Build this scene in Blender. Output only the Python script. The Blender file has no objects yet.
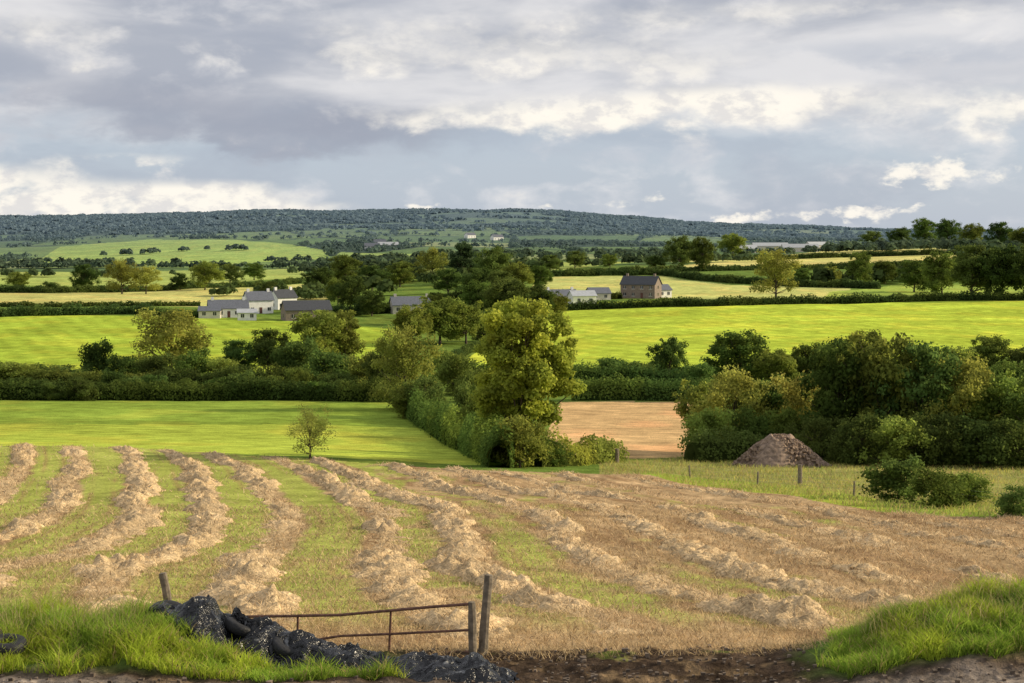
import bpy, math, random
import numpy as np
from mathutils import Vector, Euler
rng=np.random.default_rng(7); random.seed(7)
F=1700.0; HOR=235.0
# ---------------------------------------------------------------- noise
def _h(ix,iy,s):
    n=(ix.astype(np.int64)*374761393+iy.astype(np.int64)*668265263+s*1442695041)&0xffffffff
    n=((n^(n>>13))*1274126177)&0xffffffff
    n=n^(n>>16)
    return (n&0xffffff)/float(0xffffff)
def vn(x,y,s=0):
    x=np.asarray(x,float);y=np.asarray(y,float)
    ix=np.floor(x);iy=np.floor(y);fx=x-ix;fy=y-iy
    fx=fx*fx*(3-2*fx);fy=fy*fy*(3-2*fy)
    a=_h(ix,iy,s);b=_h(ix+1,iy,s);c=_h(ix,iy+1,s);d=_h(ix+1,iy+1,s)
    return (a*(1-fx)+b*fx)*(1-fy)+(c*(1-fx)+d*fx)*fy
def fbm(x,y,s=0,o=4):
    r=0;a=.5;t=0
    for i in range(o):
        r=r+a*vn(x*2**i+13.7*i,y*2**i-7.1*i,s+i);t+=a;a*=.5
    return r/t
def sst(a,b,x):
    t=np.clip((np.asarray(x,float)-a)/(b-a),0,1);return t*t*(3-2*t)
# ---------------------------------------------------------------- terrain heights (metres, eye level = 0)
KD=[30,40,60,95,130,150,175,200,240,280,310,350,420,500,560,640,760,900,1100,1400,1800,2100,2300,3000,3600,3900,4400,7000]
TV={
 0:   [655,613,560,503,462,443,443,434,415,400,389,377,352,328,315,303,293,285,276,268,258,250,246,232,221,217,222,231],
 256: [655,613,560,503,466,451,448,438,417,400,389,377,354,331,318,304,293,285,276,268,252,238,239,227,214,211,217,229],
 512: [655,613,560,503,472,461,456,447,423,401,390,378,358,338,322,302,289,277,266,258,251,245,241,225,213,211,216,228],
 768: [655,613,560,505,482,470,460,448,424,402,388,372,350,330,316,301,288,277,264,256,250,246,243,236,228,226,229,233],
 1024:[655,613,560,510,483,472,459,448,424,402,386,370,349,329,315,299,288,275,260,247,243,243,243,240,236,235,235,235]}
LG=np.linspace(math.log(30),math.log(7000),900)
ZT=[]
for u in sorted(TV):
    z=np.array([-(v-HOR)/F*d for v,d in zip(TV[u],KD)])
    zz=np.interp(LG,np.log(KD),z)
    k=np.hanning(23);k/=k.sum()
    zp=np.pad(zz,11,mode='edge');ext=np.arange(1,12)
    zp[:11]=zz[0]-ext[::-1]*(zz[1]-zz[0]);zp[-11:]=zz[-1]+ext*(zz[-1]-zz[-2])
    ZT.append(np.convolve(zp,k,'valid'))
ZT=np.array(ZT);BU=(np.array(sorted(TV))-512)/F
def H(x,y):
    x=np.asarray(x,float);y=np.asarray(y,float);x,y=np.broadcast_arrays(x,y)
    yc=np.clip(y,30,6999)
    b=np.clip(x/yc,BU[0],BU[-1]-1e-9)
    f=(b-BU[0])/(BU[1]-BU[0]);i=np.clip(f.astype(int),0,3);f=f-i;f=f*f*(3-2*f)
    g=(np.log(yc)-LG[0])/(LG[1]-LG[0]);j=np.clip(g.astype(int),0,898);g=g-j
    z=(ZT[i,j]*(1-g)+ZT[i,j+1]*g)*(1-f)+(ZT[i+1,j]*(1-g)+ZT[i+1,j+1]*g)*f
    zn=np.interp(y,[-100,3,8,15,22,27,30],[-1.7,-1.7,-3,-5.1,-6.6,-7.11,ZT[2,0]])
    z=np.where(y<30,zn,z)
    z=z+0.62*sst(-3.6,-6.6,x)*np.exp(-((y-29.3)/2.0)**2)*(0.8+.4*fbm(x*.7,y*.7,3))
    z=z+1.15*sst(4.2,8.6,x)*np.exp(-((y-29.2)/2.1)**2)*(0.75+.5*fbm(x*.7,y*.7,5))
    z=z+(fbm(x/2.2,y/2.2,9,3)-.5)*0.12*sst(15,26,y)
    gw=(1-sst(31,34,y))*sst(23,25,y)
    z=z+gw*((fbm(x/.28,y/.4,14,3)-.5)*.13+(fbm(x/2.5,y/.55,15,2)-.5)*.14)
    z=z+(fbm(x/16,y/22,10,3)-.5)*1.05*sst(36,60,y)*(1-sst(130,170,y))
    z=z+(fbm(x/45,y/45,11,3)-.5)*1.6*sst(190,320,y)
    z=z+(fbm(x/260,y/260,21,4)-.5)*14*sst(1500,2600,y)
    z=z+(fbm(x/500,y/800,22,4)-.5)*30*sst(2600,3600,y)
    return z
DS=np.exp(np.linspace(math.log(24),math.log(6500),4000))
def at(u,v,dmin=0):
    """stand-point on the terrain found by bearing and downward slope from the viewpoint"""
    b=(u-512)/F
    z=H(b*DS,DS);vv=HOR-F*z/DS
    ok=(vv<=v)&(DS>=dmin)
    k=int(np.argmax(ok)) if ok.any() else len(DS)-1
    d=DS[k];return np.array([b*d,d,float(z[k])])
# ---------------------------------------------------------------- mesh helper
def mesh(name,V,Q,col=None,mats=(),mi=None,smooth=False,link=True,attr='lc'):
    V=np.asarray(V,np.float32);Q=np.asarray(Q,np.int32);k=Q.shape[1]
    me=bpy.data.meshes.new(name)
    me.vertices.add(len(V));me.vertices.foreach_set('co',V.ravel())
    me.loops.add(Q.size);me.loops.foreach_set('vertex_index',Q.ravel())
    me.polygons.add(len(Q));me.polygons.foreach_set('loop_start',np.arange(len(Q),dtype=np.int32)*k)
    try: me.polygons.foreach_set('loop_total',np.full(len(Q),k,np.int32))
    except Exception: pass
    for m in mats: me.materials.append(m)
    if mi is not None: me.polygons.foreach_set('material_index',np.asarray(mi,np.int32))
    me.update(calc_edges=True)
    me.polygons.foreach_set('use_smooth',np.full(len(Q),smooth))
    if col is not None:
        c=np.ones((len(V),4),np.float32);c[:,:3]=col
        a=me.color_attributes.new(attr,'FLOAT_COLOR','POINT');a.data.foreach_set('color',c.ravel())
    if not link: return me
    ob=bpy.data.objects.new(name,me);bpy.context.collection.objects.link(ob);return ob
# ---------------------------------------------------------------- materials
def mat(name):
    m=bpy.data.materials.new(name);m.use_nodes=True
    nt=m.node_tree;nt.nodes.clear();return m,nt.nodes,nt.links
def simple(name,c,rough=.8,metal=0,nscale=3,nstr=.35,bump=.2,spec=.3):
    m,N,L=mat(name);o=N.new('ShaderNodeOutputMaterial');p=N.new('ShaderNodeBsdfPrincipled')
    p.inputs['Roughness'].default_value=rough;p.inputs['Metallic'].default_value=metal
    p.inputs['Specular IOR Level'].default_value=spec
    g=N.new('ShaderNodeNewGeometry');n=N.new('ShaderNodeTexNoise');n.inputs['Scale'].default_value=nscale;n.inputs['Detail'].default_value=4
    L.new(g.outputs['Position'],n.inputs['Vector'])
    r=N.new('ShaderNodeMapRange');r.inputs['To Min'].default_value=1-nstr;r.inputs['To Max'].default_value=1+nstr
    r.inputs['From Min'].default_value=.3;r.inputs['From Max'].default_value=.7
    L.new(n.outputs['Fac'],r.inputs['Value'])
    v=N.new('ShaderNodeVectorMath');v.operation='SCALE';v.inputs[0].default_value=c;L.new(r.outputs[0],v.inputs['Scale'])
    L.new(v.outputs[0],p.inputs['Base Color'])
    if bump:
        b=N.new('ShaderNodeBump');b.inputs['Strength'].default_value=bump;b.inputs['Distance'].default_value=.05
        L.new(n.outputs['Fac'],b.inputs['Height']);L.new(b.outputs[0],p.inputs['Normal'])
    L.new(p.outputs[0],o.inputs[0]);return m
def leafmat(name,trans=.35,vary=True,rough=.55,boost=1.6):
    m,N,L=mat(name);o=N.new('ShaderNodeOutputMaterial')
    a=N.new('ShaderNodeAttribute');a.attribute_name='lc'
    src=a.outputs['Color']
    if vary:
        oi=N.new('ShaderNodeObjectInfo');hs=N.new('ShaderNodeHueSaturation')
        r=N.new('ShaderNodeMapRange');r.inputs['To Min'].default_value=.482;r.inputs['To Max'].default_value=.525
        r2=N.new('ShaderNodeMapRange');r2.inputs['To Min'].default_value=.7;r2.inputs['To Max'].default_value=1.35
        L.new(oi.outputs['Random'],r.inputs['Value'])
        mm=N.new('ShaderNodeMath');mm.operation='MULTIPLY';mm.inputs[1].default_value=7.3
        fr=N.new('ShaderNodeMath');fr.operation='FRACT';L.new(oi.outputs['Random'],mm.inputs[0]);L.new(mm.outputs[0],fr.inputs[0]);L.new(fr.outputs[0],r2.inputs['Value'])
        L.new(r.outputs[0],hs.inputs['Hue']);L.new(r2.outputs[0],hs.inputs['Value']);L.new(src,hs.inputs['Color']);src=hs.outputs[0]
    d=N.new('ShaderNodeBsdfDiffuse')
    t=N.new('ShaderNodeBsdfTranslucent');x=N.new('ShaderNodeMixShader');x.inputs[0].default_value=trans
    hs2=N.new('ShaderNodeHueSaturation');hs2.inputs['Hue'].default_value=.488;hs2.inputs['Value'].default_value=boost;L.new(src,hs2.inputs['Color'])
    L.new(src,d.inputs['Color']);L.new(hs2.outputs[0],t.inputs['Color'])
    L.new(d.outputs[0],x.inputs[1]);L.new(t.outputs[0],x.inputs[2]);L.new(x.outputs[0],o.inputs[0]);return m
LEAF=leafmat('leaf_foliage',.40,boost=2.1);GRASSM=leafmat('grass_blade',.4,False,boost=1.7);STRAWM=leafmat('straw',.15,False,.5)
BARK=simple('bark',(.09,.07,.05),.9,nscale=2)
# ---------------------------------------------------------------- ground
def inpoly(x,y,P):
    r=np.zeros(x.shape,bool);n=len(P);j=n-1
    for i in range(n):
        xi,yi=P[i][0],P[i][1];xj,yj=P[j][0],P[j][1]
        if yi!=yj:
            c=((yi>y)!=(yj>y))&(x<(xj-xi)*(y-yi)/(yj-yi)+xi);r^=c
        j=i
    return r
def poly(pts): return [at(*p) for p in pts]
def wav(y): return 1.9*np.sin(y/21.)+.4*np.sin(y/8.3+1.)
def rowx(s,y):
    sh=-0.185*(y-60)-wav(y)
    k=.0009*(y-60)
    x=s+sh
    return np.where(x>0,x/(1-np.clip(k,-.2,.2)),x)
def lat(x,y):
    k=.0009*(y-60)
    return x-np.clip(x,0,999)*np.clip(k,-.2,.2)+0.185*(y-60)+wav(y)
SP=4.1
STUB=poly([(-420,700),(-420,445),(0,446),(140,448),(300,458),(470,470),(650,475),(760,493),(880,512),(1024,519),(1500,545),(1500,700)])
STUB[0]=np.array([-40,30.2,0]);STUB[-1]=np.array([40,30.2,0])
TANF=poly([(540,459),(548,430),(560,402),(700,402),(712,425),(697,457)])
ROUGH=poly([(600,475),(650,475),(760,493),(880,512),(1024,519),(1500,545),(1500,462),(1024,458),(700,455),(600,462)])
VERGE=poly([(640,476),(760,494),(880,513),(1024,520),(1500,546),(1500,528),(1024,506),(880,500),(760,483),(640,471)])
LG1=poly([(-420,443,152),(-420,400),(395,400),(440,430),(500,470,140),(300,456,140)])
LG1B=poly([(-420,429),(-420,443,152),(300,456,140),(500,470,140),(430,428)])
LG2=poly([(-500,377),(-500,316),(210,318),(300,322),(400,330),(370,372)])
RG=poly([(440,372),(490,345),(560,312),(570,303),(850,303),(1500,300),(1500,374),(1024,374)])
LY=poly([(-500,307),(-500,294),(150,291),(300,284),(340,290),(320,303),(200,307)])
RP1=poly([(520,300),(540,277),(660,276),(730,285),(850,288),(850,299)])
RP2=poly([(590,272),(760,268),(960,262),(960,254),(800,258),(640,268)])
RP3=poly([(650,262),(800,262),(940,258),(950,248),(840,250),(720,258)])
RG2=poly([(820,303),(1500,299),(1500,288),(900,284),(830,292)])
HG=poly([(30,262),(60,247),(150,239.5),(240,240),(325,250),(330,258),(200,266)])
HG2=poly([(330,262),(340,252),(420,254),(410,264)])
LP=poly([(-100,284),(-100,273),(120,272),(300,268),(310,277),(150,287)])
MP=poly([(400,276),(430,268),(560,262),(640,262),(560,270),(470,276)])
HAZE_COL=np.array((.165,.225,.265))
def cells(x,y):
    cs=170.0;gx=x/cs+(fbm(x/400,y/400,77,2)-.5)*1.2;gy=y/(cs*1.6)+(fbm(x/400,y/400,78,2)-.5)*1.0
    best=np.full(x.shape,9.);sec=np.full(x.shape,9.);cid=np.zeros(x.shape);bx=np.floor(gx);by=np.floor(gy)
    for dx in(-1,0,1):
        for dy in(-1,0,1):
            px=bx+dx;py=by+dy;d=np.hypot(px+.15+.7*_h(px,py,91)-gx,py+.15+.7*_h(px,py,92)-gy);k=_h(px,py,93)
            m=d<best;sec=np.where(m,best,np.minimum(sec,d));cid=np.where(m,k,cid);best=np.where(m,d,best)
    return sec-best,(cid*7.999).astype(int)
def woodmask(x,y): return sst(2650,2850,y+fbm(x/200,y/200,56)*500-250)*sst(.46,.49,fbm(x/330,y/200,55,3)+.14*sst(3150,3550,y))
def ground_color(x,y):
    c=np.empty(x.shape+(3,));c[:]=(.14,.21,.04)
    n=fbm(x/14,y/20,31,4)[...,None];n2=fbm(x/3.,y/3.,33,3)[...,None];n3=fbm(x/70,y/9,35,4)[...,None]
    e,cid=cells(x,y)
    pal=np.array([(.045,.07,.04),(.14,.21,.06),(.12,.19,.05),(.21,.29,.08),(.10,.16,.05),(.26,.31,.12),(.11,.18,.05),(.17,.25,.07)])
    pc=pal[cid];pc=np.where((e<.04)[...,None],(.04,.06,.04),pc)
    wood=woodmask(x,y)[...,None];pc=pc*(1-wood)+np.array((.045,.07,.05))*wood
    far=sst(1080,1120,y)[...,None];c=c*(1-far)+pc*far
    def put(P,col,a=1.):
        m=inpoly(x,y,P)[...,None]*a;c[:]=c*(1-m)+np.array(col)*m
    put(LG2,(.33,.43,.05));put(RG,(.43,.53,.06));put(LY,(.50,.49,.16));put(RP1,(.48,.50,.16));put(RP2,(.58,.53,.18))
    put(RP3,(.56,.53,.16));put(RG2,(.32,.42,.08));put(HG,(.34,.46,.10));put(HG2,(.29,.39,.09));put(LP,(.36,.44,.11));put(MP,(.34,.41,.10))
    put(LG1,(.24,.33,.05));put(LG1B,(.40,.48,.07));put(TANF,(.57,.38,.18));put(ROUGH,(.27,.265,.09));put(VERGE,(.26,.36,.05))
    c*=(1+.09*np.sin(x*.9+y*.35)[...,None]*sst(300,340,y)[...,None]*(1-sst(500,700,y))[...,None])
    c*=(1+.09*np.sin(x*.25+y*1.6+3*fbm(x/30,y/30,39,2))[...,None]*sst(150,170,y)[...,None]*(1-sst(270,290,y))[...,None])
    c*=.74+.52*n; c*=.86+.28*n2; c*=(.76+.48*n3)
    yel=sst(.5,.7,fbm(x/9,y/14,37,4))[...,None];c=c*(1+yel*np.array((.20,.05,.05)))
    m=inpoly(x,y,STUB)
    s=lat(x,y);ph=s/SP-np.round(s/SP)
    green=sst(.40,.58,fbm(s/2.6,y/22,41,3)*.6+.4*fbm(x/1.1,y/2.4,43,4)+.18*sst(7,-8,s)-.23*sst(2,13,s)+.015)*sst(.10,.24,np.abs(ph)+(fbm(x,y/2,44,3)-.5)*.25)*sst(34,42,y)
    straw=np.array((.45,.315,.172))*(.52+.96*fbm(x/.45,y/1.0,45,4))[...,None]
    dk=sst(.45,.68,fbm(s/1.0,y/9,48,4))[...,None];straw=straw*(1-.36*dk*np.array((.85,1,1.05)))
    gr=np.array((.35,.40,.08))*(.72+.56*fbm(x/.8,y/1.5,46,3))[...,None]
    tr=(np.exp(-((np.abs(ph)-.33)/.045)**2)*.6*sst(.35,.6,fbm(s/3,y/12,49,3)))[...,None]
    sc=straw*(1-green[...,None]*.88)+gr*green[...,None]*.88;sc=sc*(1-tr)+np.array((.33,.21,.10))*tr
    c=np.where(m[...,None],sc,c)
    near=(1-sst(30.3,31.8,y+(fbm(x/.9,y/.9,61,4)-.5)*4.6))[...,None]
    soil=np.array((.060,.042,.029))*(.3+1.4*fbm(x/.2,y/.3,63,4))[...,None]
    chaff=sst(.56,.7,fbm(x/.5,y/.7,69,4))[...,None]*.5;soil=soil*(1-chaff)+np.array((.26,.18,.10))*chaff
    c=c*(1-near)+soil*near
    gb=np.clip(sst(-1.6,-4.2,x+(fbm(x,y,65)-.5)*1.6)+sst(4.6,5.6,x+(fbm(x,y,66)-.5)),0,1)*sst(26.9,27.6,y)*(1-sst(31.2,32.6,y+(fbm(x/1.5,y,64)-.5)*2))
    c=c*(1-gb[...,None])+np.array((.11,.17,.035))*gb[...,None]
    gv=(1-sst(26.3,27.2,y+(fbm(x/1.4,y/1.4,67,3)-.5)))[...,None]*(.35+.65*np.clip(sst(-.5,-3,x)+sst(3.5,5.5,x),0,1))[...,None]
    c=c*(1-gv)+np.array((.20,.165,.135))*(.4+1.2*fbm(x/.1,y/.14,68,3))[...,None]*gv
    hz=sst(500,3900,y)[...,None]*.72  # air haze painted into the ground colour, bluer with distance
    return c*(1-hz)+HAZE_COL*hz
ys=np.concatenate([np.linspace(-80,24,30)[:-1],np.linspace(24,34,130)[:-1],np.exp(np.linspace(math.log(34),math.log(6900),820))])
tb=np.concatenate([-np.geomspace(2.2,.36,22)[:-1],np.linspace(-.36,.36,800),np.geomspace(.36,2.2,22)[1:]])
Y,T=np.meshgrid(ys,tb,indexing='ij');X=T*np.maximum(Y,24);Z=H(X,Y)
R,C=X.shape;idx=np.arange(R*C).reshape(R,C)
Q=np.stack([idx[:-1,:-1],idx[:-1,1:],idx[1:,1:],idx[1:,:-1]],-1).reshape(-1,4)
gm,N,L=mat('countryside_ground');o=N.new('ShaderNodeOutputMaterial');p=N.new('ShaderNodeBsdfDiffuse')
a=N.new('ShaderNodeAttribute');a.attribute_name='lc';g=N.new('ShaderNodeNewGeometry')
n1=N.new('ShaderNodeTexNoise');n1.inputs['Scale'].default_value=5;n1.inputs['Detail'].default_value=4;n1.inputs['Roughness'].default_value=.72
n2=N.new('ShaderNodeTexNoise');n2.inputs['Scale'].default_value=.3;n2.inputs['Detail'].default_value=4;n2.inputs['Roughness'].default_value=.65
L.new(g.outputs['Position'],n1.inputs['Vector']);L.new(g.outputs['Position'],n2.inputs['Vector'])
def mr(src,a0,b0,a1,b1):
    r=N.new('ShaderNodeMapRange');r.inputs[1].default_value=a0;r.inputs[2].default_value=b0;r.inputs[3].default_value=a1;r.inputs[4].default_value=b1;L.new(src,r.inputs[0]);return r.outputs[0]
mu=N.new('ShaderNodeMath');mu.operation='MULTIPLY';L.new(mr(n1.outputs[0],.3,.7,.6,1.4),mu.inputs[0]);L.new(mr(n2.outputs[0],.3,.7,.72,1.28),mu.inputs[1])
vs=N.new('ShaderNodeVectorMath');vs.operation='SCALE';L.new(a.outputs['Color'],vs.inputs[0]);L.new(mu.outputs[0],vs.inputs['Scale'])
L.new(vs.outputs[0],p.inputs['Color'])
b=N.new('ShaderNodeBump');b.inputs['Strength'].default_value=.9;b.inputs['Distance'].default_value=.12;L.new(n1.outputs[0],b.inputs['Height']);L.new(b.outputs[0],p.inputs['Normal'])
L.new(p.outputs[0],o.inputs[0])
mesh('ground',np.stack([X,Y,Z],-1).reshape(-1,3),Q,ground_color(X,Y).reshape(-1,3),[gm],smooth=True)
# ---------------------------------------------------------------- leaf quads
def quads(P,Nn,size,asp=.7):
    n=len(P);Nn=Nn/np.maximum(np.linalg.norm(Nn,axis=1,keepdims=True),1e-6)
    r=rng.normal(size=(n,3));t=np.cross(Nn,r);t/=np.maximum(np.linalg.norm(t,axis=1,keepdims=True),1e-6);b=np.cross(Nn,t)
    s=np.asarray(size).reshape(-1,1)*np.ones((n,1))*.5
    V=np.stack([P-t*s,P-b*s*asp,P+t*s,P+b*s*asp],1).reshape(-1,3)
    return V,np.arange(4*n).reshape(n,4)
def tube(pts,rad,sides=6):
    pts=np.array(pts,float);V=[];Fq=[]
    for i,pn in enumerate(pts):
        d=pts[min(i+1,len(pts)-1)]-pts[max(i-1,0)];d/=max(np.linalg.norm(d),1e-6)
        a=np.cross(d,(0.3,.9,.2));a/=np.linalg.norm(a);bb=np.cross(d,a)
        for k in range(sides):
            w=2*math.pi*k/sides;V.append(pn+(a*math.cos(w)+bb*math.sin(w))*rad[i])
    for i in range(len(pts)-1):
        for k in range(sides):
            k2=(k+1)%sides;Fq.append((i*sides+k,i*sides+k2,(i+1)*sides+k2,(i+1)*sides+k))
    return np.array(V),np.array(Fq)
class MB:
    def __init__(s): s.V=[];s.Q=[];s.C=[];s.M=[];s.n=0
    def add(s,V,Q,c,m=0):
        V=np.asarray(V);s.V.append(V);s.Q.append(np.asarray(Q)+s.n);s.C.append(np.ones((len(V),3))*np.asarray(c));s.M.append(np.full(len(Q),m));s.n+=len(V)
    def out(s,name,mats,**k): return mesh(name,np.concatenate(s.V),np.concatenate(s.Q),np.concatenate(s.C),mats,np.concatenate(s.M),**k)
def make_tree(name,Ht,W,base,ncl,nl,ls,col,seed,shape='round',cr=.19,top=1.0,link=False):
    global rng
    rng=np.random.default_rng(seed);mb=MB()
    tr=[np.array((0,0,-.4))];h=Ht*.8
    for i in range(1,8): tr.append(np.array(((rng.random()-.5)*.04*Ht*i/4,(rng.random()-.5)*.04*Ht*i/4,h*i/7)))
    r0=.022*Ht
    v,q=tube(tr,[r0*1.4]+[r0*(1-.8*i/7) for i in range(1,8)],8);mb.add(v,q,(.1,.08,.06),1)
    cz=(base+(1-base)*.5)*Ht;rz=(1-base)*.5*Ht;rx=W*.5
    nlobe=10;lob=[]
    for i in range(nlobe):
        z=-.75+1.6*(i+rng.random()*.8)/nlobe;a=i*2.4+rng.random()*1.1
        if shape=='cone': rr=(1-(z+.9)/2.)*.8
        elif shape=='up': rr=.5*math.sqrt(max(0,1-(z-.1)**2*.9))+.1
        else: rr=.56*math.sqrt(max(0.05,1-z*z))
        lob.append((rr*math.cos(a)*rx,rr*math.sin(a)*rx,cz+z*rz*.78))
    lob.append((0,0,cz+rz*.6*top));lob=np.array(lob);lr=rng.uniform(.24,.42,len(lob))*W*(.6 if shape=='cone' else 1)
    li=rng.integers(0,len(lob),ncl);d=rng.normal(size=(ncl,3));d/=np.linalg.norm(d,axis=1,keepdims=True)
    cc=lob[li]+d*(lr[li]*rng.uniform(.35,1.0,ncl))[:,None]*np.array((1,1,.85))
    cc[:,2]=np.clip(cc[:,2],base*Ht*.9+.05*Ht*rng.random(ncl),Ht*.97)
    crr=rng.uniform(.5,1.35,ncl)*cr*W*.5
    for i in range(0,min(ncl,34)):
        e=cc[i];k=int(np.clip(e[2]/h*7*.6,1,6));s0=tr[k];mid=(s0+e)/2+np.array((0,0,-.03*Ht))
        v,q=tube([s0,mid,e],[r0*.4,r0*.22,r0*.06],5);mb.add(v,q,(.1,.08,.06),1)
    wcl=crr**2;ci=rng.choice(ncl,nl,p=wcl/wcl.sum());dd=rng.normal(size=(nl,3));dd/=np.linalg.norm(dd,axis=1,keepdims=True)
    P=cc[ci]+dd*(crr[ci]*rng.uniform(.3,1.25,nl))[:,None]*np.array((1,1,.8))
    nn=dd*.8+rng.normal(size=(nl,3))*.6+np.array((0,0,.3))
    v,q=quads(P,nn,ls*rng.uniform(.6,1.35,nl))
    cl=rng.uniform(.7,1.3,ncl)[ci]*rng.uniform(.8,1.2,nl)
    yel=(rng.random(ncl)**2)[ci]*.5
    c=np.array(col)[None]*cl[:,None]*(1+yel[:,None]*np.array((.45,.25,0)))
    mb.add(v,q,np.repeat(c,4,axis=0),0)
    return mb.out(name,[LEAF,BARK],link=link)
G1=(.09,.13,.028);G2=(.072,.108,.027);G3=(.135,.17,.035);G4=(.06,.09,.027)
PR={}
PR['oak']=[(make_tree('oak_mesh%d'%i,12,11,.12,130,12000,.45,c,50+i),12,11) for i,c in enumerate([G1,G2,G3,G2])]
PR['ash']=[(make_tree('ash_mesh%d'%i,15,9,.2,110,11000,.43,c,60+i,'up',.22),15,9) for i,c in enumerate([G1,G3])]
PR['bush']=[(make_tree('hawthorn_mesh%d'%i,5,6,.0,70,6000,.29,c,70+i,cr=.26),5,6) for i,c in enumerate([G1,G2,G3,G2])]
PR['con']=[(make_tree('cypress_mesh',14,8,.05,90,9000,.42,(.045,.072,.03),80,'cone',.22),14,8)]
PR['wil']=[(make_tree('willow_mesh',9,8,.05,85,8000,.32,(.23,.25,.055),85,'up',.24),9,8)]
PR['sap']=[(make_tree('sapling_mesh',8,7.6,.06,70,3600,.27,(.28,.33,.08),87,'up',.26),8,7.6)]
NM={'oak':'oak_tree','ash':'ash_tree','bush':'hawthorn_bush','con':'cypress_tree','wil':'willow_tree','sap':'young_birch_tree'}
def put(kind,u,v,h,w,dmin=0,ob=None):
    x,y,z=at(u,v,dmin);me,H0,W0=PR[kind][random.randrange(len(PR[kind]))]
    ob=bpy.data.objects.new(NM[kind],me);bpy.context.collection.objects.link(ob)
    sh=h*y/F/H0*1.04;sw=w*y/F/W0*1.04
    ob.location=(x,y,z-.1);ob.scale=(sw,sw,sh);ob.rotation_euler=(0,0,random.random()*6.28);return ob
hm=make_tree('field_maple_mesh',16.0,7.9,.03,230,42000,.33,(.28,.335,.055),123,'up',.19)
x,y,z=at(520,462);ho=bpy.data.objects.new('field_maple_tree',hm);bpy.context.collection.objects.link(ho);ho.location=(x,y,z-.1);ho.rotation_euler=(0,0,1.0)
T_=[('bush',488,455,62,46),('bush',520,468,48,56),('bush',470,440,55,40),('bush',547,466,28,40),('bush',505,466,40,40),('ash',498,458,92,36),
('sap',310,459,52,48),
('bush',98,380,38,38),('bush',125,381,25,42),('wil',172,378,64,74),('bush',158,383,28,40),('bush',192,384,32,40),('oak',236,378,36,38),('oak',268,376,44,44),('ash',316,378,68,46),('ash',346,376,66,42),
('bush',298,383,42,46),('bush',372,388,32,44),('bush',55,383,18,60),('bush',15,384,20,60),('bush',222,384,24,40),('bush',330,386,34,50),('bush',-20,384,24,60),
('wil',405,410,78,60),('bush',428,420,40,40),('oak',388,398,48,44),('bush',458,395,38,46),('bush',448,384,30,40),('bush',412,418,34,44),('bush',470,402,30,34),
('oak',669,382,44,36),('bush',612,384,26,44),('bush',640,386,24,40),('oak',738,388,54,66),('bush',700,394,30,42),('oak',775,390,40,44),('oak',808,388,42,44),('bush',835,385,44,46),('oak',868,388,56,54),('oak',990,378,40,46),('bush',1022,380,32,42),('bush',950,380,30,50),
('oak',703,452,70,60),('wil',735,455,80,66),('oak',768,454,74,60),('wil',803,456,76,62),('oak',842,459,108,84),('oak',884,460,122,92),('oak',926,461,110,84),('wil',966,462,98,78),('oak',1006,463,88,74),('oak',1052,466,92,84),
('bush',708,459,46,50),('bush',750,459,46,50),('bush',790,458,45,50),('bush',822,463,44,54),('bush',860,465,48,56),('bush',900,467,46,60),('bush',940,467,50,60),('bush',978,468,48,60),('bush',1015,469,48,60),
('bush',898,502,44,60),('bush',938,508,38,56),('bush',966,505,30,50),('bush',1018,517,30,40),
('oak',440,344,46,56),('oak',466,344,42,46),('oak',412,346,40,40),('bush',486,342,30,36),('oak',508,322,40,52),('oak',534,320,34,44),('oak',480,318,34,40),('oak',556,318,24,30),('bush',455,330,28,36),('oak',436,326,30,30),
('oak',350,312,34,34),('oak',372,316,24,30),('oak',338,304,26,26),('oak',320,294,26,32),('oak',346,289,32,36),('oak',372,291,24,30),('oak',400,287,24,30),('wil',432,281,31,28),('con',464,283,44,32),('oak',493,288,40,36),('oak',516,293,30,32),('oak',448,294,24,32),('oak',540,289,22,26),('oak',478,300,30,36),('oak',500,303,30,36),
('oak',84,292,26,26),('wil',122,294,32,30),('wil',146,294,26,28),('oak',205,290,28,30),('oak',230,284,20,24),('oak',254,280,16,24),('oak',20,290,18,26),('bush',50,292,10,18),('oak',180,290,16,16),
('bush',330,330,18,24),('bush',268,296,14,18),
('wil',776,299,46,42),('oak',680,270,33,30),('oak',702,271,32,26),('oak',733,256,22,26),('oak',655,270,14,18),('oak',860,286,32,26),('oak',802,285,16,22),('oak',830,285,18,22),('oak',885,284,22,26),('oak',914,292,30,34),('oak',942,295,40,42),('oak',972,298,50,48),('oak',1002,299,52,48),('oak',1032,300,56,50),('oak',575,268,16,20),('oak',610,268,14,20),('oak',550,272,16,22),
('oak',872,246,14,22),('oak',900,248,20,24),('oak',925,246,26,28),('oak',948,246,26,26),('oak',974,248,24,24),('oak',1000,250,26,28),('oak',1024,252,24,30)]
for i in range(15): T_.append(('bush',-30+27*i+random.uniform(-9,9),399+random.uniform(-2,2),random.uniform(16,28),random.uniform(24,44)))
for t in T_: put(*t)
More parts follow.
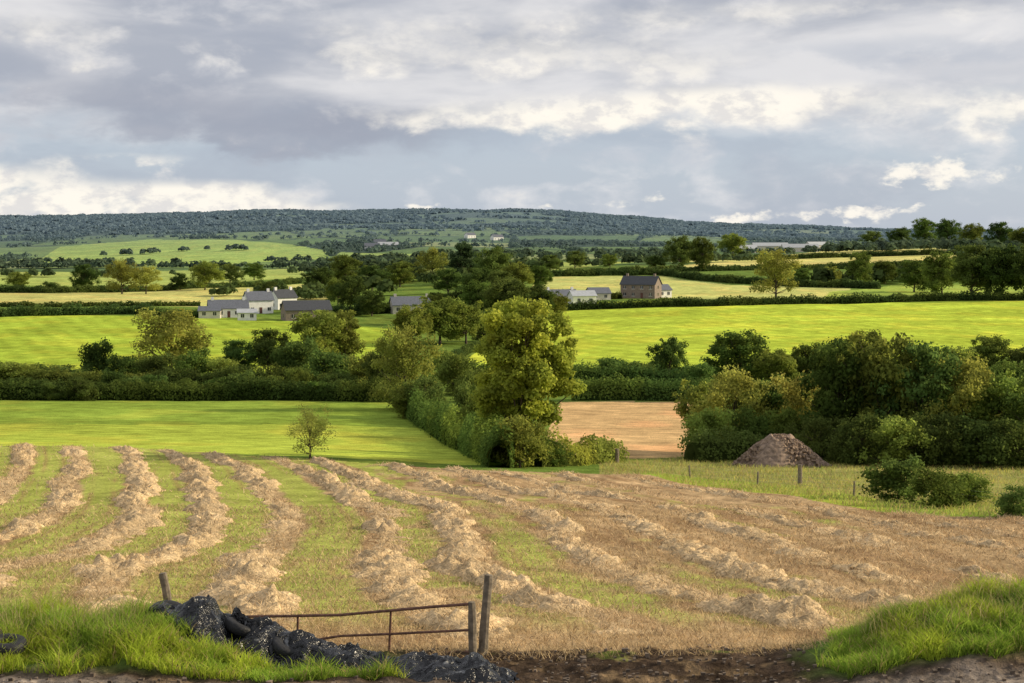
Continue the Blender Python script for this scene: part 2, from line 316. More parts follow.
# ---------------------------------------------------------------- hedges
def hedge(name,pts,h,w,ls=.3,dens=26,col=G2,seed=0,dmins=0,lump=.7):
    global rng
    rng=np.random.default_rng(seed+500)
    P=np.array([at(u,v,dmins)[:2] for u,v in pts]);seg=np.hypot(*(P[1:]-P[:-1]).T);cum=np.r_[0,np.cumsum(seg)];Lh=cum[-1]
    per=math.pi*(h+w/2)*.8;n=int(min(Lh*per*dens,40000))
    def pos(s): return np.stack([np.interp(s,cum,P[:,0]),np.interp(s,cum,P[:,1])],-1)
    def nrm(s):
        d=pos(np.minimum(s+.5,Lh))-pos(np.maximum(s-.5,0));d/=np.maximum(np.linalg.norm(d,axis=1,keepdims=True),1e-6);return np.stack([-d[:,1],d[:,0]],-1)
    hh=lambda s:h*(1-lump*.5+lump*(fbm(s/(h*2.2),s*0,seed+3,4)*1.5-.1))
    mb=MB()
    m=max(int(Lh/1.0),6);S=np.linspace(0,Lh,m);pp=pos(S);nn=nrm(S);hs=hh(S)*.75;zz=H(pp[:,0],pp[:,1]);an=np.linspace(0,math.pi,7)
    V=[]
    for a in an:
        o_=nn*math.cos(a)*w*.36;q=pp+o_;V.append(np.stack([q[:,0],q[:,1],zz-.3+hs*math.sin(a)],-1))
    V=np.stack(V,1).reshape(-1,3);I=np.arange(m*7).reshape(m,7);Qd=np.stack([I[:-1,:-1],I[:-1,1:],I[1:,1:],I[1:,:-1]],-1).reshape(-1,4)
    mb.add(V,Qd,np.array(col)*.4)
    s=rng.random(n)*Lh;a=rng.uniform(0,math.pi,n);r=rng.uniform(.7,1.12,n)*(1+.5*(fbm(s*.9,a*2.5,seed+9,3)-.5))
    q=pos(s)+nrm(s)*(np.cos(a)*w*.5*r)[:,None];zb=H(q[:,0],q[:,1]);z=zb+hh(s)*np.sin(a)**.7*r
    P3=np.stack([q[:,0],q[:,1],z],-1);on=nrm(s)*np.cos(a)[:,None]
    nn3=np.stack([on[:,0],on[:,1],np.sin(a)],-1)+rng.normal(size=(n,3))*.55
    v,f=quads(P3,nn3,ls*rng.uniform(.6,1.4,n))
    c=np.array(col)[None]*(.5+1.1*fbm(s*.5,a*2,seed+4,3))[:,None]*rng.uniform(.8,1.2,(n,1))*(1+.5*sst(.45,.7,vn(s*.12,s*0,seed+6))[:,None]*np.array((1,.6,.2)))
    mb.add(v,f,np.repeat(c,4,axis=0));return mb.out(name,[LEAF])
hedge('hedge',[(-300,400),(0,400),(120,400),(260,400),(392,402)],2.9,3,.36,20,G2,1)
hedge('hedge',[(-300,385),(0,385),(200,386),(380,388)],2.6,3,.4,14,G2,2)
hedge('hedge',[(572,400),(640,400),(712,402)],3.2,3,.36,20,G2,3)
hedge('hedge',[(560,386),(700,388),(860,386),(1024,384),(1200,384)],3.0,3.5,.4,14,G2,4)
hedge('hedge',[(400,408),(430,430),(470,452),(500,468)],3.0,2.6,.28,22,G1,5)
hedge('hedge',[(535,467),(575,465),(618,462)],1.9,2,.24,36,G3,6)
hedge('hedge',[(690,462),(800,460),(900,464),(1024,466),(1150,468)],2.4,3,.28,22,G2,7)
hedge('hedge',[(-300,316),(0,317),(130,314),(212,318)],2.6,3,.55,9,G4,8)
hedge('hedge',[(320,318),(400,312),(440,312)],3,3,.55,9,G4,9)
hedge('hedge',[(552,311),(600,309),(720,306),(850,303)],2.4,3,.55,9,G4,10)
hedge('hedge',[(840,304),(940,301),(1100,300)],2.6,3,.55,9,G4,11)
hedge('hedge',[(-300,307),(60,307),(200,306)],1.4,3,.55,9,G2,12)
hedge('hedge',[(-300,293),(60,293),(160,291),(300,283)],2.4,4,.7,7,G4,13)
hedge('hedge',[(425,372),(470,352),(530,322),(545,314)],1.6,2,.4,12,G4,14)
hedge('hedge',[(440,374),(560,378),(700,378),(850,374),(1100,374)],2.0,3,.45,11,G2,15)
hedge('hedge',[(540,277),(660,275),(730,283),(800,287),(880,289)],2.8,4,.8,7,G4,16)
hedge('hedge',[(600,273),(760,270),(960,265),(1100,266)],2.6,4,.9,7,G4,17)
hedge('hedge',[(640,262),(760,260),(860,257),(960,255),(1100,254)],3.,5,1.,5,G4,18)
hedge('hedge',[(430,300),(560,298),(620,299)],2.6,4,.6,9,G2,19)
# ---------------------------------------------------------------- distant woodland & hedgerow trees
def crowns(name,P,R,col,nq=36,seed=1,flat=1.15,asym=.75):
    global rng
    rng=np.random.default_rng(seed);n=len(P);z=H(P[:,0],P[:,1])
    d=rng.normal(size=(n,nq,3));d/=np.linalg.norm(d,axis=2,keepdims=True);d[...,2]=np.abs(d[...,2])*1.0-.15
    rr=R[:,None,None]*rng.uniform(.6,1.1,(n,nq,1))
    C_=np.stack([P[:,0],P[:,1],z+R*.6*flat],-1)[:,None]+d*rr*np.array((1,1,flat))
    nn=d+rng.normal(size=d.shape)*.35+np.array((0,0,.3))
    v,q=quads(C_.reshape(-1,3),nn.reshape(-1,3),np.repeat(R*asym,nq)*rng.uniform(.6,1.3,n*nq),.8)
    c=np.array(col)[None]*(rng.uniform(.65,1.4,n)[:,None]);c=np.repeat(c,nq,axis=0)*rng.uniform(.8,1.2,(n*nq,1))
    yy=np.repeat(P[:,1],nq);k=(sst(700,3200,yy)*.85)[:,None];c=c*(1-k)+np.array((.185,.255,.315))*k  # crown colours blended to blue-grey with distance, painting in the haze
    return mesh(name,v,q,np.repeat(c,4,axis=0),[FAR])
FAR=leafmat('distant_foliage',.35,False,.9,boost=1.2)
r2=np.random.default_rng(5);n=17000
y=r2.uniform(2600,4000,n);x=r2.uniform(-.42,.42,n)*y
wm_=woodmask(x,y);keep=r2.random(n)<wm_*.75+.03;x=x[keep];y=y[keep]
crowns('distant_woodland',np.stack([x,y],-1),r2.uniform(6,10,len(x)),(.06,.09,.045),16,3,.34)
n=90000;y=np.exp(r2.uniform(math.log(1080),math.log(3300),n));x=r2.uniform(-.42,.42,n)*y
e,cid=cells(x,y);wd=(cid==0)
ins=np.zeros(x.shape,bool)
for P_ in (HG,HG2,RP2,RP3,LP,MP): ins|=inpoly(x,y,P_)
keep=((e<.03)|(wd&(r2.random(n)<.35)))&(~ins);x=x[keep][:6000];y=y[keep][:6000]
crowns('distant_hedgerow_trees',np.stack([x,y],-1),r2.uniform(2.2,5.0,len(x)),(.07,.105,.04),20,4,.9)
def row(pts,n,Rr,seed,jit=6):
    P=np.array([at(u,v)[:2] for u,v in pts]);t=np.random.default_rng(seed);s=t.random(n)*(len(P)-1);i=s.astype(int);f=(s-i)[:,None]
    return P[i]*(1-f)+P[np.minimum(i+1,len(P)-1)]*f+t.normal(size=(n,2))*jit,t.uniform(*Rr,n)
A=[row([(-100,276),(60,277),(180,276),(330,272)],40,(2.,4.),1),row([(320,272),(420,270),(540,272)],60,(3,5),2),row([(480,270),(560,268),(660,264),(760,262)],50,(2.5,4.5),3),
   row([(700,258),(820,253),(900,251)],36,(3,4.5),4,9),row([(840,252),(930,250),(1060,256)],66,(4,6.5),5,14),row([(330,300),(350,284),(420,282),(520,284)],70,(3,5),6,9),
   row([(860,284),(940,280),(1100,282)],60,(3.5,5.5),7,10),row([(0,266),(120,268),(330,265)],36,(3,5),8,14),row([(400,262),(560,260),(700,256)],44,(3,5),9,14),row([(210,296),(270,296),(330,300)],20,(2,3.4),10,4),
   row([(330,268),(400,262),(520,258)],44,(3,6),11,20),row([(110,256),(180,252),(250,250)],26,(2.5,4.5),12,8)]
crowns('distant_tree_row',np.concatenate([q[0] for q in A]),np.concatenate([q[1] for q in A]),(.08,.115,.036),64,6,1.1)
# ---------------------------------------------------------------- windrows
global_w=[]
mb=MB()
for k in range(-10,28):
    yy=np.exp(np.arange(math.log(33),math.log(152),.0034))
    s0=k*SP+(fbm(yy/8,yy*0+k*3.3,101,3)-.5)*1.9+(_h(np.array(k+50),np.array(3),5)-.5)*1.2
    xx=rowx(s0,yy)
    ok=inpoly(xx,yy,STUB)&(yy>34+1.8*math.sin(k*2.1))&(np.abs(xx/yy)<.42)
    if ok.sum()<8: continue
    i0=np.argmax(ok);i1=len(ok)-np.argmax(ok[::-1]);xx=xx[i0:i1];yy=yy[i0:i1];m=len(xx)
    nt=25;t=np.linspace(-1,1,nt);left=float(1-sst(-1,6,k))
    wd=(.80+.24*left)*(.45+1.0*fbm(yy/2.2,yy*0+k,103,4))
    amp=(.20+.12*left)*(.25+1.5*fbm(yy/2.2,yy*0+k*7,105,4))
    br=fbm(yy/9,yy*0+k*5,109,4);amp=amp*(.35+.65*sst(.32,.50,br)) if left>.5 else amp*(.2+.8*sst(.38,.55,br))
    tap=sst(0,2.5,yy-yy[0])*sst(0,2,yy[-1]-yy);amp=amp*tap
    Xw=xx[:,None]+t[None]*wd[:,None]+(fbm(yy[:,None]/.6,t[None]*1.5+k,110,3)-.5)*.8;Yw=yy[:,None]+.04*t[None]
    pro=np.clip(1-t**2,0,1)[None]
    rag=fbm(Xw/.42,Yw/.6,107,4);rag2=fbm(Xw/.16,Yw/.22,112,2)
    Hn=amp[:,None]*(pro*(.15+1.3*rag)+(rag-.5)*.85)+ .08*(rag2-.5)*(pro>.05)*tap[:,None]-.05
    Hn=np.where(np.abs(t)[None]>.97,-.12,Hn)
    Zw=H(Xw,Yw)+Hn
    I=np.arange(m*nt).reshape(m,nt);Qd=np.stack([I[:-1,:-1],I[:-1,1:],I[1:,1:],I[1:,:-1]],-1).reshape(-1,4)
    c=np.array((.60,.44,.25))*(.45+.95*fbm(Xw/.22,Yw/.3,108,3))[...,None]*(.75+.5*fbm(Xw/2,Yw/3,113,3))[...,None]
    mb.add(np.stack([Xw,Yw,Zw],-1).reshape(-1,3),Qd,c.reshape(-1,3))
    global_w.append((xx,yy,amp,wd))
sm,N,L=mat('straw_heap');o=N.new('ShaderNodeOutputMaterial');p=N.new('ShaderNodeBsdfDiffuse')
a=N.new('ShaderNodeAttribute');a.attribute_name='lc';g=N.new('ShaderNodeNewGeometry');n1=N.new('ShaderNodeTexNoise');n1.inputs['Scale'].default_value=12;n1.inputs['Detail'].default_value=4;L.new(g.outputs['Position'],n1.inputs['Vector'])
vs=N.new('ShaderNodeVectorMath');vs.operation='SCALE';L.new(a.outputs['Color'],vs.inputs[0]);L.new(mr(n1.outputs[0],.3,.7,.55,1.4),vs.inputs['Scale']);L.new(vs.outputs[0],p.inputs['Color'])
b=N.new('ShaderNodeBump');b.inputs['Distance'].default_value=.07;b.inputs['Strength'].default_value=1;L.new(n1.outputs[0],b.inputs['Height']);L.new(b.outputs[0],p.inputs['Normal']);L.new(p.outputs[0],o.inputs[0])
mb.out('straw_windrows',[sm],smooth=True)
# ---------------------------------------------------------------- blades
def blades(name,x,y,length,width,tilt,col,m,zoff=None,seed=0):
    r=np.random.default_rng(seed);n=len(x);z=H(x,y)-.01+(0 if zoff is None else zoff)
    a=r.uniform(0,6.283,n);ti=np.clip(r.normal(tilt,.25,n),0,1.5)
    d=np.stack([np.cos(a)*np.sin(ti),np.sin(a)*np.sin(ti),np.cos(ti)],-1)*length[:,None]
    b2=r.uniform(0,6.283,n);w=np.stack([np.cos(b2),np.sin(b2),b2*0],-1)*(width*.5)[:,None]
    P0=np.stack([x,y,z],-1);P1=P0+d*.55+np.array((0,0,.06))*length[:,None];P2=P0+d+np.stack([np.cos(a),np.sin(a),-.2+a*0],-1)*(length*.22)[:,None]
    V=np.stack([P0-w,P0+w,P1+w*.75,P1-w*.75,P2+w*.12,P2-w*.12],1).reshape(-1,3)
    i=np.arange(n)*6;Qd=np.concatenate([np.stack([i,i+1,i+2,i+3],-1),np.stack([i+3,i+2,i+4,i+5],-1)])
    return mesh(name,V,Qd,np.repeat(col,6,axis=0),[m])
r=np.random.default_rng(11)
def gcol(x,y,base,n,dryf=.10):
    c=np.array(base)[None]*(.5+1.0*fbm(x/.6,y/.6,131,4))[:,None]*r.uniform(.7,1.3,(n,1))*(1+.5*sst(.5,.65,fbm(x/1.3,y/1.3,137,3))[:,None]*np.array((.8,.35,0)))
    dry=(r.random(n)<dryf)[:,None];return np.where(dry,np.array((.38,.30,.13)),c)
def heapline(x): # centre line of the plastic heap
    s=np.clip((x+6.2)/6.2,0,1);return 30.0-2.9*s**.85
n=115000;x=r.uniform(-10.5,.6,n);y=r.uniform(26.6,33,n)
hl=heapline(x);inheap=(x>-6.3)&(x<.3)&(y>hl-.45+.5*(fbm(x/.5,y*0,71)-.5))
k=(x+(fbm(x,y,65)-.5)*2.2<-1.0-1.3*(y-27)/5)&(y<31.8+(fbm(x/1.5,y,64)-.5)*2.2)&(y>26.7+.9*fbm(x/.8,y*0,66))&(fbm(x/.35,y/.35,138,3)>.36)&~inheap;x=x[k];y=y[k];n=len(x)
tall=.3+1.7*fbm(x/.55,y/.55,133,3)**1.5
tall=tall*np.where(x>-5.8,.7,1)
blades('grass_bank',x,y,r.uniform(.12,.34,n)*tall*1.25,r.uniform(.008,.017,n)*1.3,.5,gcol(x,y,(.22,.33,.045),n),GRASSM,seed=1)
n=85000;x=r.uniform(4.6,10.5,n);y=r.uniform(26.4,33,n)
k=(x+(fbm(x/.8,y/.8,66)-.5)*2.2>5.0+.35*np.abs(y-28))&(y<31.9)&(y>26.6+.9*fbm(x/.8,y*0,61))&(fbm(x/.35,y/.35,139,3)>.36);x=x[k];y=y[k];n=len(x)
tall=.3+1.6*fbm(x/.55,y/.55,134,3)**1.5
blades('grass_bank',x,y,r.uniform(.10,.28,n)*tall*1.25,r.uniform(.008,.017,n)*1.2,.5,gcol(x,y,(.22,.33,.045),n),GRASSM,seed=2)
n=1100;x=np.concatenate([r.uniform(-10,-6.4,n),r.uniform(6,10,n)]);y=r.uniform(28.,31.5,2*n)
blades('seeding_grass',x,y,r.uniform(.35,.66,2*n),np.full(2*n,.009),.35,np.array((.36,.32,.14))[None]*r.uniform(.6,1.2,(2*n,1)),GRASSM,seed=9)
n=50000;y=r.uniform(84,180,n);x=r.uniform(.03,.42,n)*y
k=inpoly(x,y,ROUGH);x=x[k];y=y[k];n=len(x)
blades('rough_grass',x,y,r.uniform(.2,.5,n)*(.3+1.2*fbm(x/3,y/3,140,3)),r.uniform(.03,.06,n),.5,gcol(x,y,(.27,.31,.085),n,.25),GRASSM,seed=3)
n=130000;y=29.6+(r.random(n)**1.4)*64;x=r.uniform(-.36,.36,n)*y
k=(inpoly(x,y,STUB)|((y<31)&(np.abs(x-1.8)<4)&(r.random(n)<.5)));x=x[k];y=y[k];n=len(x)
sc=np.array((.53,.39,.21))[None]*r.uniform(.35,1.3,(n,1))
blades('stubble_straw',x,y,r.uniform(.08,.24,n),r.uniform(.012,.025,n)*(y/45),.9,sc,STRAWM,seed=4)
X_=[];Y_=[];Z_=[]
for xx,yy,amp,wd in global_w:
    m=4600;i=r.integers(0,len(xx),m);t=np.clip(r.normal(0,.8,m),-2.4,2.4)
    X_.append(xx[i]+t*wd[i]);Y_.append(yy[i]+r.uniform(-.1,.1,m));Z_.append(amp[i]*np.clip(1-t**2,0,1)*.7)
X_=np.concatenate(X_);Y_=np.concatenate(Y_);Z_=np.concatenate(Z_);n=len(X_)
blades('loose_straw',X_,Y_,r.uniform(.12,.40,n),r.uniform(.015,.03,n)*np.clip(Y_/60,.6,2),1.0,np.array((.63,.47,.27))[None]*r.uniform(.3,1.3,(n,1)),STRAWM,Z_,seed=5)
mb=MB()
for i in range(1500):
    y=r.uniform(25.2,30.6);x=r.uniform(-9,10);sz=r.uniform(.015,.07)*(1.5 if r.random()<.08 else 1)
    if (x<-1.5 or x>5) and y>27.0: continue
    V=np.array([(i_,j_,k_) for i_ in(-.5,.5) for j_ in(-.5,.5) for k_ in(-.5,.5)])*r.uniform(.6,1.3,(8,3))*sz;q=np.array([(0,1,3,2),(4,6,7,5),(0,4,5,1),(2,3,7,6),(0,2,6,4),(1,5,7,3)])
    mb.add(V+np.array((x,y,float(H(x,y))+sz*.2)),q,(1,1,1))
mb.out('track_stones',[simple('stone_clod',(.15,.115,.085),.95,nscale=6,nstr=.6,bump=.2)])
# ---------------------------------------------------------------- built things
def box(cx,cy,cz,sx,sy,sz):
    V=np.array([(i,j,k) for i in(-.5,.5) for j in(-.5,.5) for k in(-.5,.5)])*np.array((sx,sy,sz))+np.array((cx,cy,cz))
    return V,np.array([(0,1,3,2),(4,6,7,5),(0,4,5,1),(2,3,7,6),(0,2,6,4),(1,5,7,3)])
def child(par,name,parts,m):
    mb=MB()
    for V,Qd in parts: mb.add(V,Qd,(1,1,1))
    o=mb.out(name,[m]);o.parent=par;return o
WHITE=simple('white_render',(.82,.80,.76),.8,nscale=1,nstr=.08,bump=0);CREAM=simple('cream_render',(.62,.57,.48),.8,nscale=1,nstr=.1,bump=0)
STONE=simple('brown_render',(.24,.19,.155),.9,nscale=2,nstr=.2);SLATE=simple('slate_roof',(.13,.14,.165),.6,nscale=2,nstr=.2);DARKR=simple('dark_roof',(.06,.063,.07),.6,nscale=2,nstr=.2)
TILE=simple('brown_tile_roof',(.18,.12,.10),.7,nscale=2,nstr=.2);GLASS=simple('window_glass',(.03,.035,.045),.15,bump=0,spec=.6);TIN=simple('galvanised_roof',(.4,.42,.44),.5,nscale=1,nstr=.12);DOORM=simple('door_paint',(.12,.05,.04),.5,bump=0)
def house(name,u,v,w,dp,hw,rh,yaw,wm,rm,nwin=4,storeys=1,chim=(-.4,.4),door=True,dmin=0):
    x,y,z=at(u,v,dmin);e=bpy.data.objects.new(name,None);bpy.context.collection.objects.link(e)
    e.location=(x,y,z);e.rotation_euler=(0,0,math.radians(yaw))
    a,b=w/2,dp/2
    V=[(-a,-b,-1.5),(a,-b,-1.5),(a,b,-1.5),(-a,b,-1.5),(-a,-b,hw),(a,-b,hw),(a,b,hw),(-a,b,hw),(-a,0,hw+rh),(a,0,hw+rh)]
    me=bpy.data.meshes.new('walls');me.from_pydata(V,[],[(0,1,5,4),(2,3,7,6),(1,2,6,9,5),(3,0,4,8,7)]);me.materials.append(wm)
    o=bpy.data.objects.new('walls',me);bpy.context.collection.objects.link(o);o.parent=e
    ov=.35;a2=a+ov;sl=rh/b;b2=b+ov;t=.18;parts=[]
    for s in(-1,1):
        P=[(-a2,0,hw+rh+.06),(a2,0,hw+rh+.06),(a2,s*b2,hw-sl*ov+.06),(-a2,s*b2,hw-sl*ov+.06)];P=P+[(p0,p1,p2+t) for p0,p1,p2 in P]
        parts.append((np.array(P),np.array([(0,1,2,3),(4,7,6,5),(0,4,5,1),(1,5,6,2),(2,6,7,3),(3,7,4,0)])))
    child(e,'roof',parts,rm)
    fr=[];gl=[]
    for st in range(storeys):
        zc=1.5+2.7*st
        for i in range(nwin):
            xc=-a+w*(i+.5)/nwin
            if door and st==0 and i==nwin//2: continue
            gl.append(box(xc,-b-.03,zc,1.1,.06,1.15));fr.append(box(xc,-b-.02,zc-.68,1.4,.14,.12));fr.append(box(xc,-b-.045,zc,.07,.09,1.15))
        for s in(-1,1): gl.append(box(s*(a+.03),0,zc,.06,1.0,1.1))
    if gl: child(e,'windows',gl,GLASS);child(e,'window_sills',fr,WHITE)
    if door: child(e,'door',[box(-a+w*(nwin//2+.5)/nwin,-b-.04,1.05,1.0,.08,2.1)],DOORM)
    if chim: child(e,'chimney',[box(c*w,0,hw+rh+.35,.9,.7,1.5) for c in chim],wm)
    return e
house('white_farmhouse',228,317,13,7,3.0,2.6,14,WHITE,SLATE,5)
house('white_cottage',258,313,9,7,4.6,2.8,25,WHITE,SLATE,3,1)
house('white_cottage',283,309,8,6,4.2,2.6,40,WHITE,DARKR,3,1)
house('farm_shed',306,320,15,9,3.4,2.8,18,STONE,DARKR,3,1,(),False)
house('farm_shed',247,320,6,5,2.4,1.1,10,WHITE,TIN,2,1,(),False)
house('farm_shed',210,318,7,5,2.4,1.3,5,CREAM,SLATE,2,1,(),False)
house('cream_bungalow',411,313,14,8,2.9,2.7,14,CREAM,SLATE,4)
house('white_bungalow',560,303,12,7,2.7,2.2,20,WHITE,SLATE,4)
house('farm_shed',582,304,9,7,3,1.8,15,WHITE,TIN,2,1,(),False)
house('farm_shed',598,300,8,7,2.6,2,15,CREAM,SLATE,2,1,(),False)
house('two_storey_farmhouse',641,298,14,8,5.3,3.0,-24,STONE,DARKR,4,2)
house('farm_outbuilding',661,297,6,6,2.8,2.0,30,WHITE,SLATE,2,1,(),False)
for u,v,w in((372,250,16),(388,249,22),(380,246,14),(497,240,16),(770,250,38),(800,252,34),(745,253,22),(470,238,14),(818,249,30)):
    house('distant_farm_building',u,v,w,9,4.2,3.2,random.uniform(0,40),WHITE if w<20 else CREAM,TIN if w>18 else SLATE,3,1,(),False)
# rubble mound
x0,y0,z0=at(780,466);mb=MB();rr=np.random.default_rng(3)
m1,m2=40,64;tt=np.linspace(0,1,m1)[:,None];aa=np.linspace(0,2*math.pi,m2+1)[None,:-1]
RX=tt*4.9*(1+.12*np.sin(aa*3+1));xx=RX*np.cos(aa);yy=RX*np.sin(aa)*.8
def prof(t): return 2.9*np.cos(np.clip(t,0,1)*math.pi/2)**1.25
zz=prof(tt)*(1+.4*(fbm(xx+9,yy+3,151,3)-.5))+.35*(fbm(xx*2,yy*2,152,4)-.5)-.3*tt
I=np.arange(m1*m2).reshape(m1,m2);I2=np.roll(I,-1,1);Qd=np.stack([I[:-1],I[1:],I2[1:],I2[:-1]],-1).reshape(-1,4)
mb.add(np.stack([xx,yy,zz],-1).reshape(-1,3),Qd,(1,1,1))
for i in range(800):
    t=rr.random()**.6;a_=rr.random()*6.28;rx=t*4.9;px,py=rx*math.cos(a_),rx*math.sin(a_)*.8
    V,q=box(0,0,0,*(rr.uniform(.1,.34,3)));V=V*(1+rr.normal(size=V.shape)*.12);th=rr.normal(size=3)
    Rm=np.array(Euler(tuple(th*2)).to_matrix());V=V@Rm.T+np.array((px,py,prof(t)-.25*t));mb.add(V,q,(1,1,1))
ob=mb.out('rubble_mound',[simple('rubble',(.25,.18,.13),.95,nscale=2.5,nstr=.5,bump=.5)]);ob.location=(x0,y0,z0)
# ---------------------------------------------------------------- posts, fences
WOOD=simple('weathered_wood',(.20,.165,.12),.9,nscale=9,nstr=.4,bump=.4);WIRE=simple('fence_wire',(.25,.24,.23),.5,metal=.6,bump=0)
def post_mesh(mb,x,y,hh,r_,lean=(0,0),z=None,sides=9):
    z=float(H(x,y)) if z is None else z
    pts=[(x,y,z-.3)]+[(x+lean[0]*t,y+lean[1]*t,z+hh*t) for t in(0,.3,.6,.9,.985,1)]
    rd=[r_*1.05,r_*1.05,r_,r_*.98,r_*.96,r_*.9,.004];v,q=tube(pts,rd,sides);v[:,:2]+=(fbm(v[:,0]*30,v[:,2]*4,3,2)-.5)[:,None]*r_*.4
    mb.add(v,q,(1,1,1))
def fence(name,pts,step,hh,r_=.07,wires=3,dmin=0):
    P=np.array([at(u,v,dmin)[:2] for u,v in pts]);seg=np.hypot(*(P[1:]-P[:-1]).T);cum=np.r_[0,np.cumsum(seg)];mb=MB()
    S=np.arange(0,cum[-1],step);xs=np.interp(S,cum,P[:,0]);ys_=np.interp(S,cum,P[:,1]);zs=H(xs,ys_)
    for i in range(len(S)): post_mesh(mb,xs[i],ys_[i],hh*random.uniform(.85,1.1),r_,(random.uniform(-.1,.1),random.uniform(-.1,.1)))
    for w in range(wires):
        v,q=tube(np.stack([xs,ys_,zs+hh*(.35+.25*w)],-1),[.006]*len(S),4);mb.add(v,q,(1,1,1),1)
    return mb.out(name,[WOOD,WIRE])
fence('wire_fence',[(690,478),(760,487),(900,503),(1060,512)],14,1.1)
mb=MB();x,y,z=at(800,486);post_mesh(mb,x,y,1.6,.17);mb.out('wooden_fence_post',[WOOD])
mb=MB();x,y,z=at(617,463);post_mesh(mb,x,y,1.3,.2);mb.out('wooden_fence_post',[WOOD])
mb=MB();y=33.5;x=(170-512)/F*y;z=-(612-HOR)/F*y;post_mesh(mb,x,y,.78,.085,(-.14,0),z);mb.out('wooden_gate_post',[WOOD])
mb=MB();y=30.;x=(473-512)/F*y;post_mesh(mb,x,y,.93,.075,(-.02,0));mb.out('wooden_gate_post',[WOOD])
mb=MB();y=30.1;x=(483-512)/F*y;post_mesh(mb,x,y,1.42,.085,(.10,.05));mb.out('wooden_gate_post',[WOOD])
RUST=simple('rusty_steel',(.19,.10,.07),.7,metal=.3,nscale=12,nstr=.4,bump=.2)
def W(u,v,d): return np.array(((u-512)/F*d,d,-(v-HOR)/F*d))
mb=MB()
def bar(pts,r_=.022):
    P=[W(*q) for q in pts];v,q=tube(P,[r_]*len(P),8);mb.add(v,q,(1,1,1))
bar([(470,604,30),(430,607,30.2),(385,611,30.5),(340,615,30.8),(290,616,31),(228,617,31.4)],.028)
bar([(470,630,30),(430,632,30.2),(390,634,30.5),(340,636,30.8),(290,644,31),(232,648,31.4)],.024)
bar([(470,652,30),(390,655,30.5),(300,660,31),(234,664,31.4)],.022)
bar([(470,603,30),(470,653,30)],.026);bar([(391,610,30.5),(389,656,30.5)],.024);bar([(298,615,31),(297,661,31)],.024);bar([(229,616,31.4),(234,665,31.4)],.026)
mb.out('rusty_field_gate',[RUST])
# ---------------------------------------------------------------- silage plastic heap + tyres
pm,N,L=mat('black_silage_plastic');o=N.new('ShaderNodeOutputMaterial');p=N.new('ShaderNodeBsdfPrincipled')
g=N.new('ShaderNodeNewGeometry');n1=N.new('ShaderNodeTexNoise');n1.inputs['Scale'].default_value=6;n1.inputs['Detail'].default_value=3;n1.inputs['Distortion'].default_value=2.0;L.new(g.outputs['Position'],n1.inputs['Vector'])
n3=N.new('ShaderNodeTexNoise');n3.inputs['Scale'].default_value=3.5;n3.inputs['Detail'].default_value=3;L.new(g.outputs['Position'],n3.inputs['Vector'])
cr=N.new('ShaderNodeValToRGB');cr.color_ramp.elements[0].position=.66;cr.color_ramp.elements[0].color=(.006,.0065,.008,1);cr.color_ramp.elements[1].position=.70;cr.color_ramp.elements[1].color=(.16,.165,.17,1)
L.new(n3.outputs[0],cr.inputs[0]);L.new(cr.outputs[0],p.inputs['Base Color']);p.inputs['Roughness'].default_value=.24;p.inputs['Specular IOR Level'].default_value=.4
b=N.new('ShaderNodeBump');b.inputs['Strength'].default_value=1.;b.inputs['Distance'].default_value=.08;L.new(n1.outputs[0],b.inputs['Height']);L.new(b.outputs[0],p.inputs['Normal']);L.new(p.outputs[0],o.inputs[0])
m1,m2=520,130;s=np.linspace(0,1,m1)[:,None];t=np.linspace(-1,1,m2)[None]
ax=-6.4+6.4*s;ay=heapline(ax)+.35
wdt=(1.0-.3*s)*(.6+.8*fbm(s*9,s*0,161,3));nx,ny=.35,.93
Xp=ax+nx*t*wdt+(fbm(s*14,t*2,170,2)-.5)*.5;Yp=ay+ny*t*wdt
wx=Xp+.5*fbm(Xp*1.5,Yp*1.5,5,2);wy=Yp+.5*fbm(Xp*1.5+7,Yp*1.5,6,2)
fold=1-np.abs(2*vn(wx*2.3+wy*.8,wy*1.5-wx*.5,162)-1)
fold2=1-np.abs(2*vn(wx*6.-wy*3.,wy*2.6+wx*1.8,166)-1)
fold3=1-np.abs(2*vn(wx*12+wy*5.,wy*6-wx*3,167)-1)
env=(.44-.20*s)*(.15+1.5*fbm(s*13,s*0,163,3))*np.clip(1-np.abs(t)**2.2,0,1)*sst(0,.04,s)*(1-sst(.95,1,s))
Zp=H(Xp,Yp)-.07+env*(.35+.9*fold)+(.10*fold2+.045*fold3)*np.clip(1.2-np.abs(t)*1.2,0,1)
I=np.arange(m1*m2).reshape(m1,m2);Qd=np.stack([I[:-1,:-1],I[:-1,1:],I[1:,1:],I[1:,:-1]],-1).reshape(-1,4)
mesh('black_plastic_heap',np.stack([Xp,Yp,Zp],-1).reshape(-1,3),Qd,None,[pm],smooth=True)
RUB=simple('tyre_rubber',(.022,.022,.023),.6,nscale=20,nstr=.4,bump=.3)
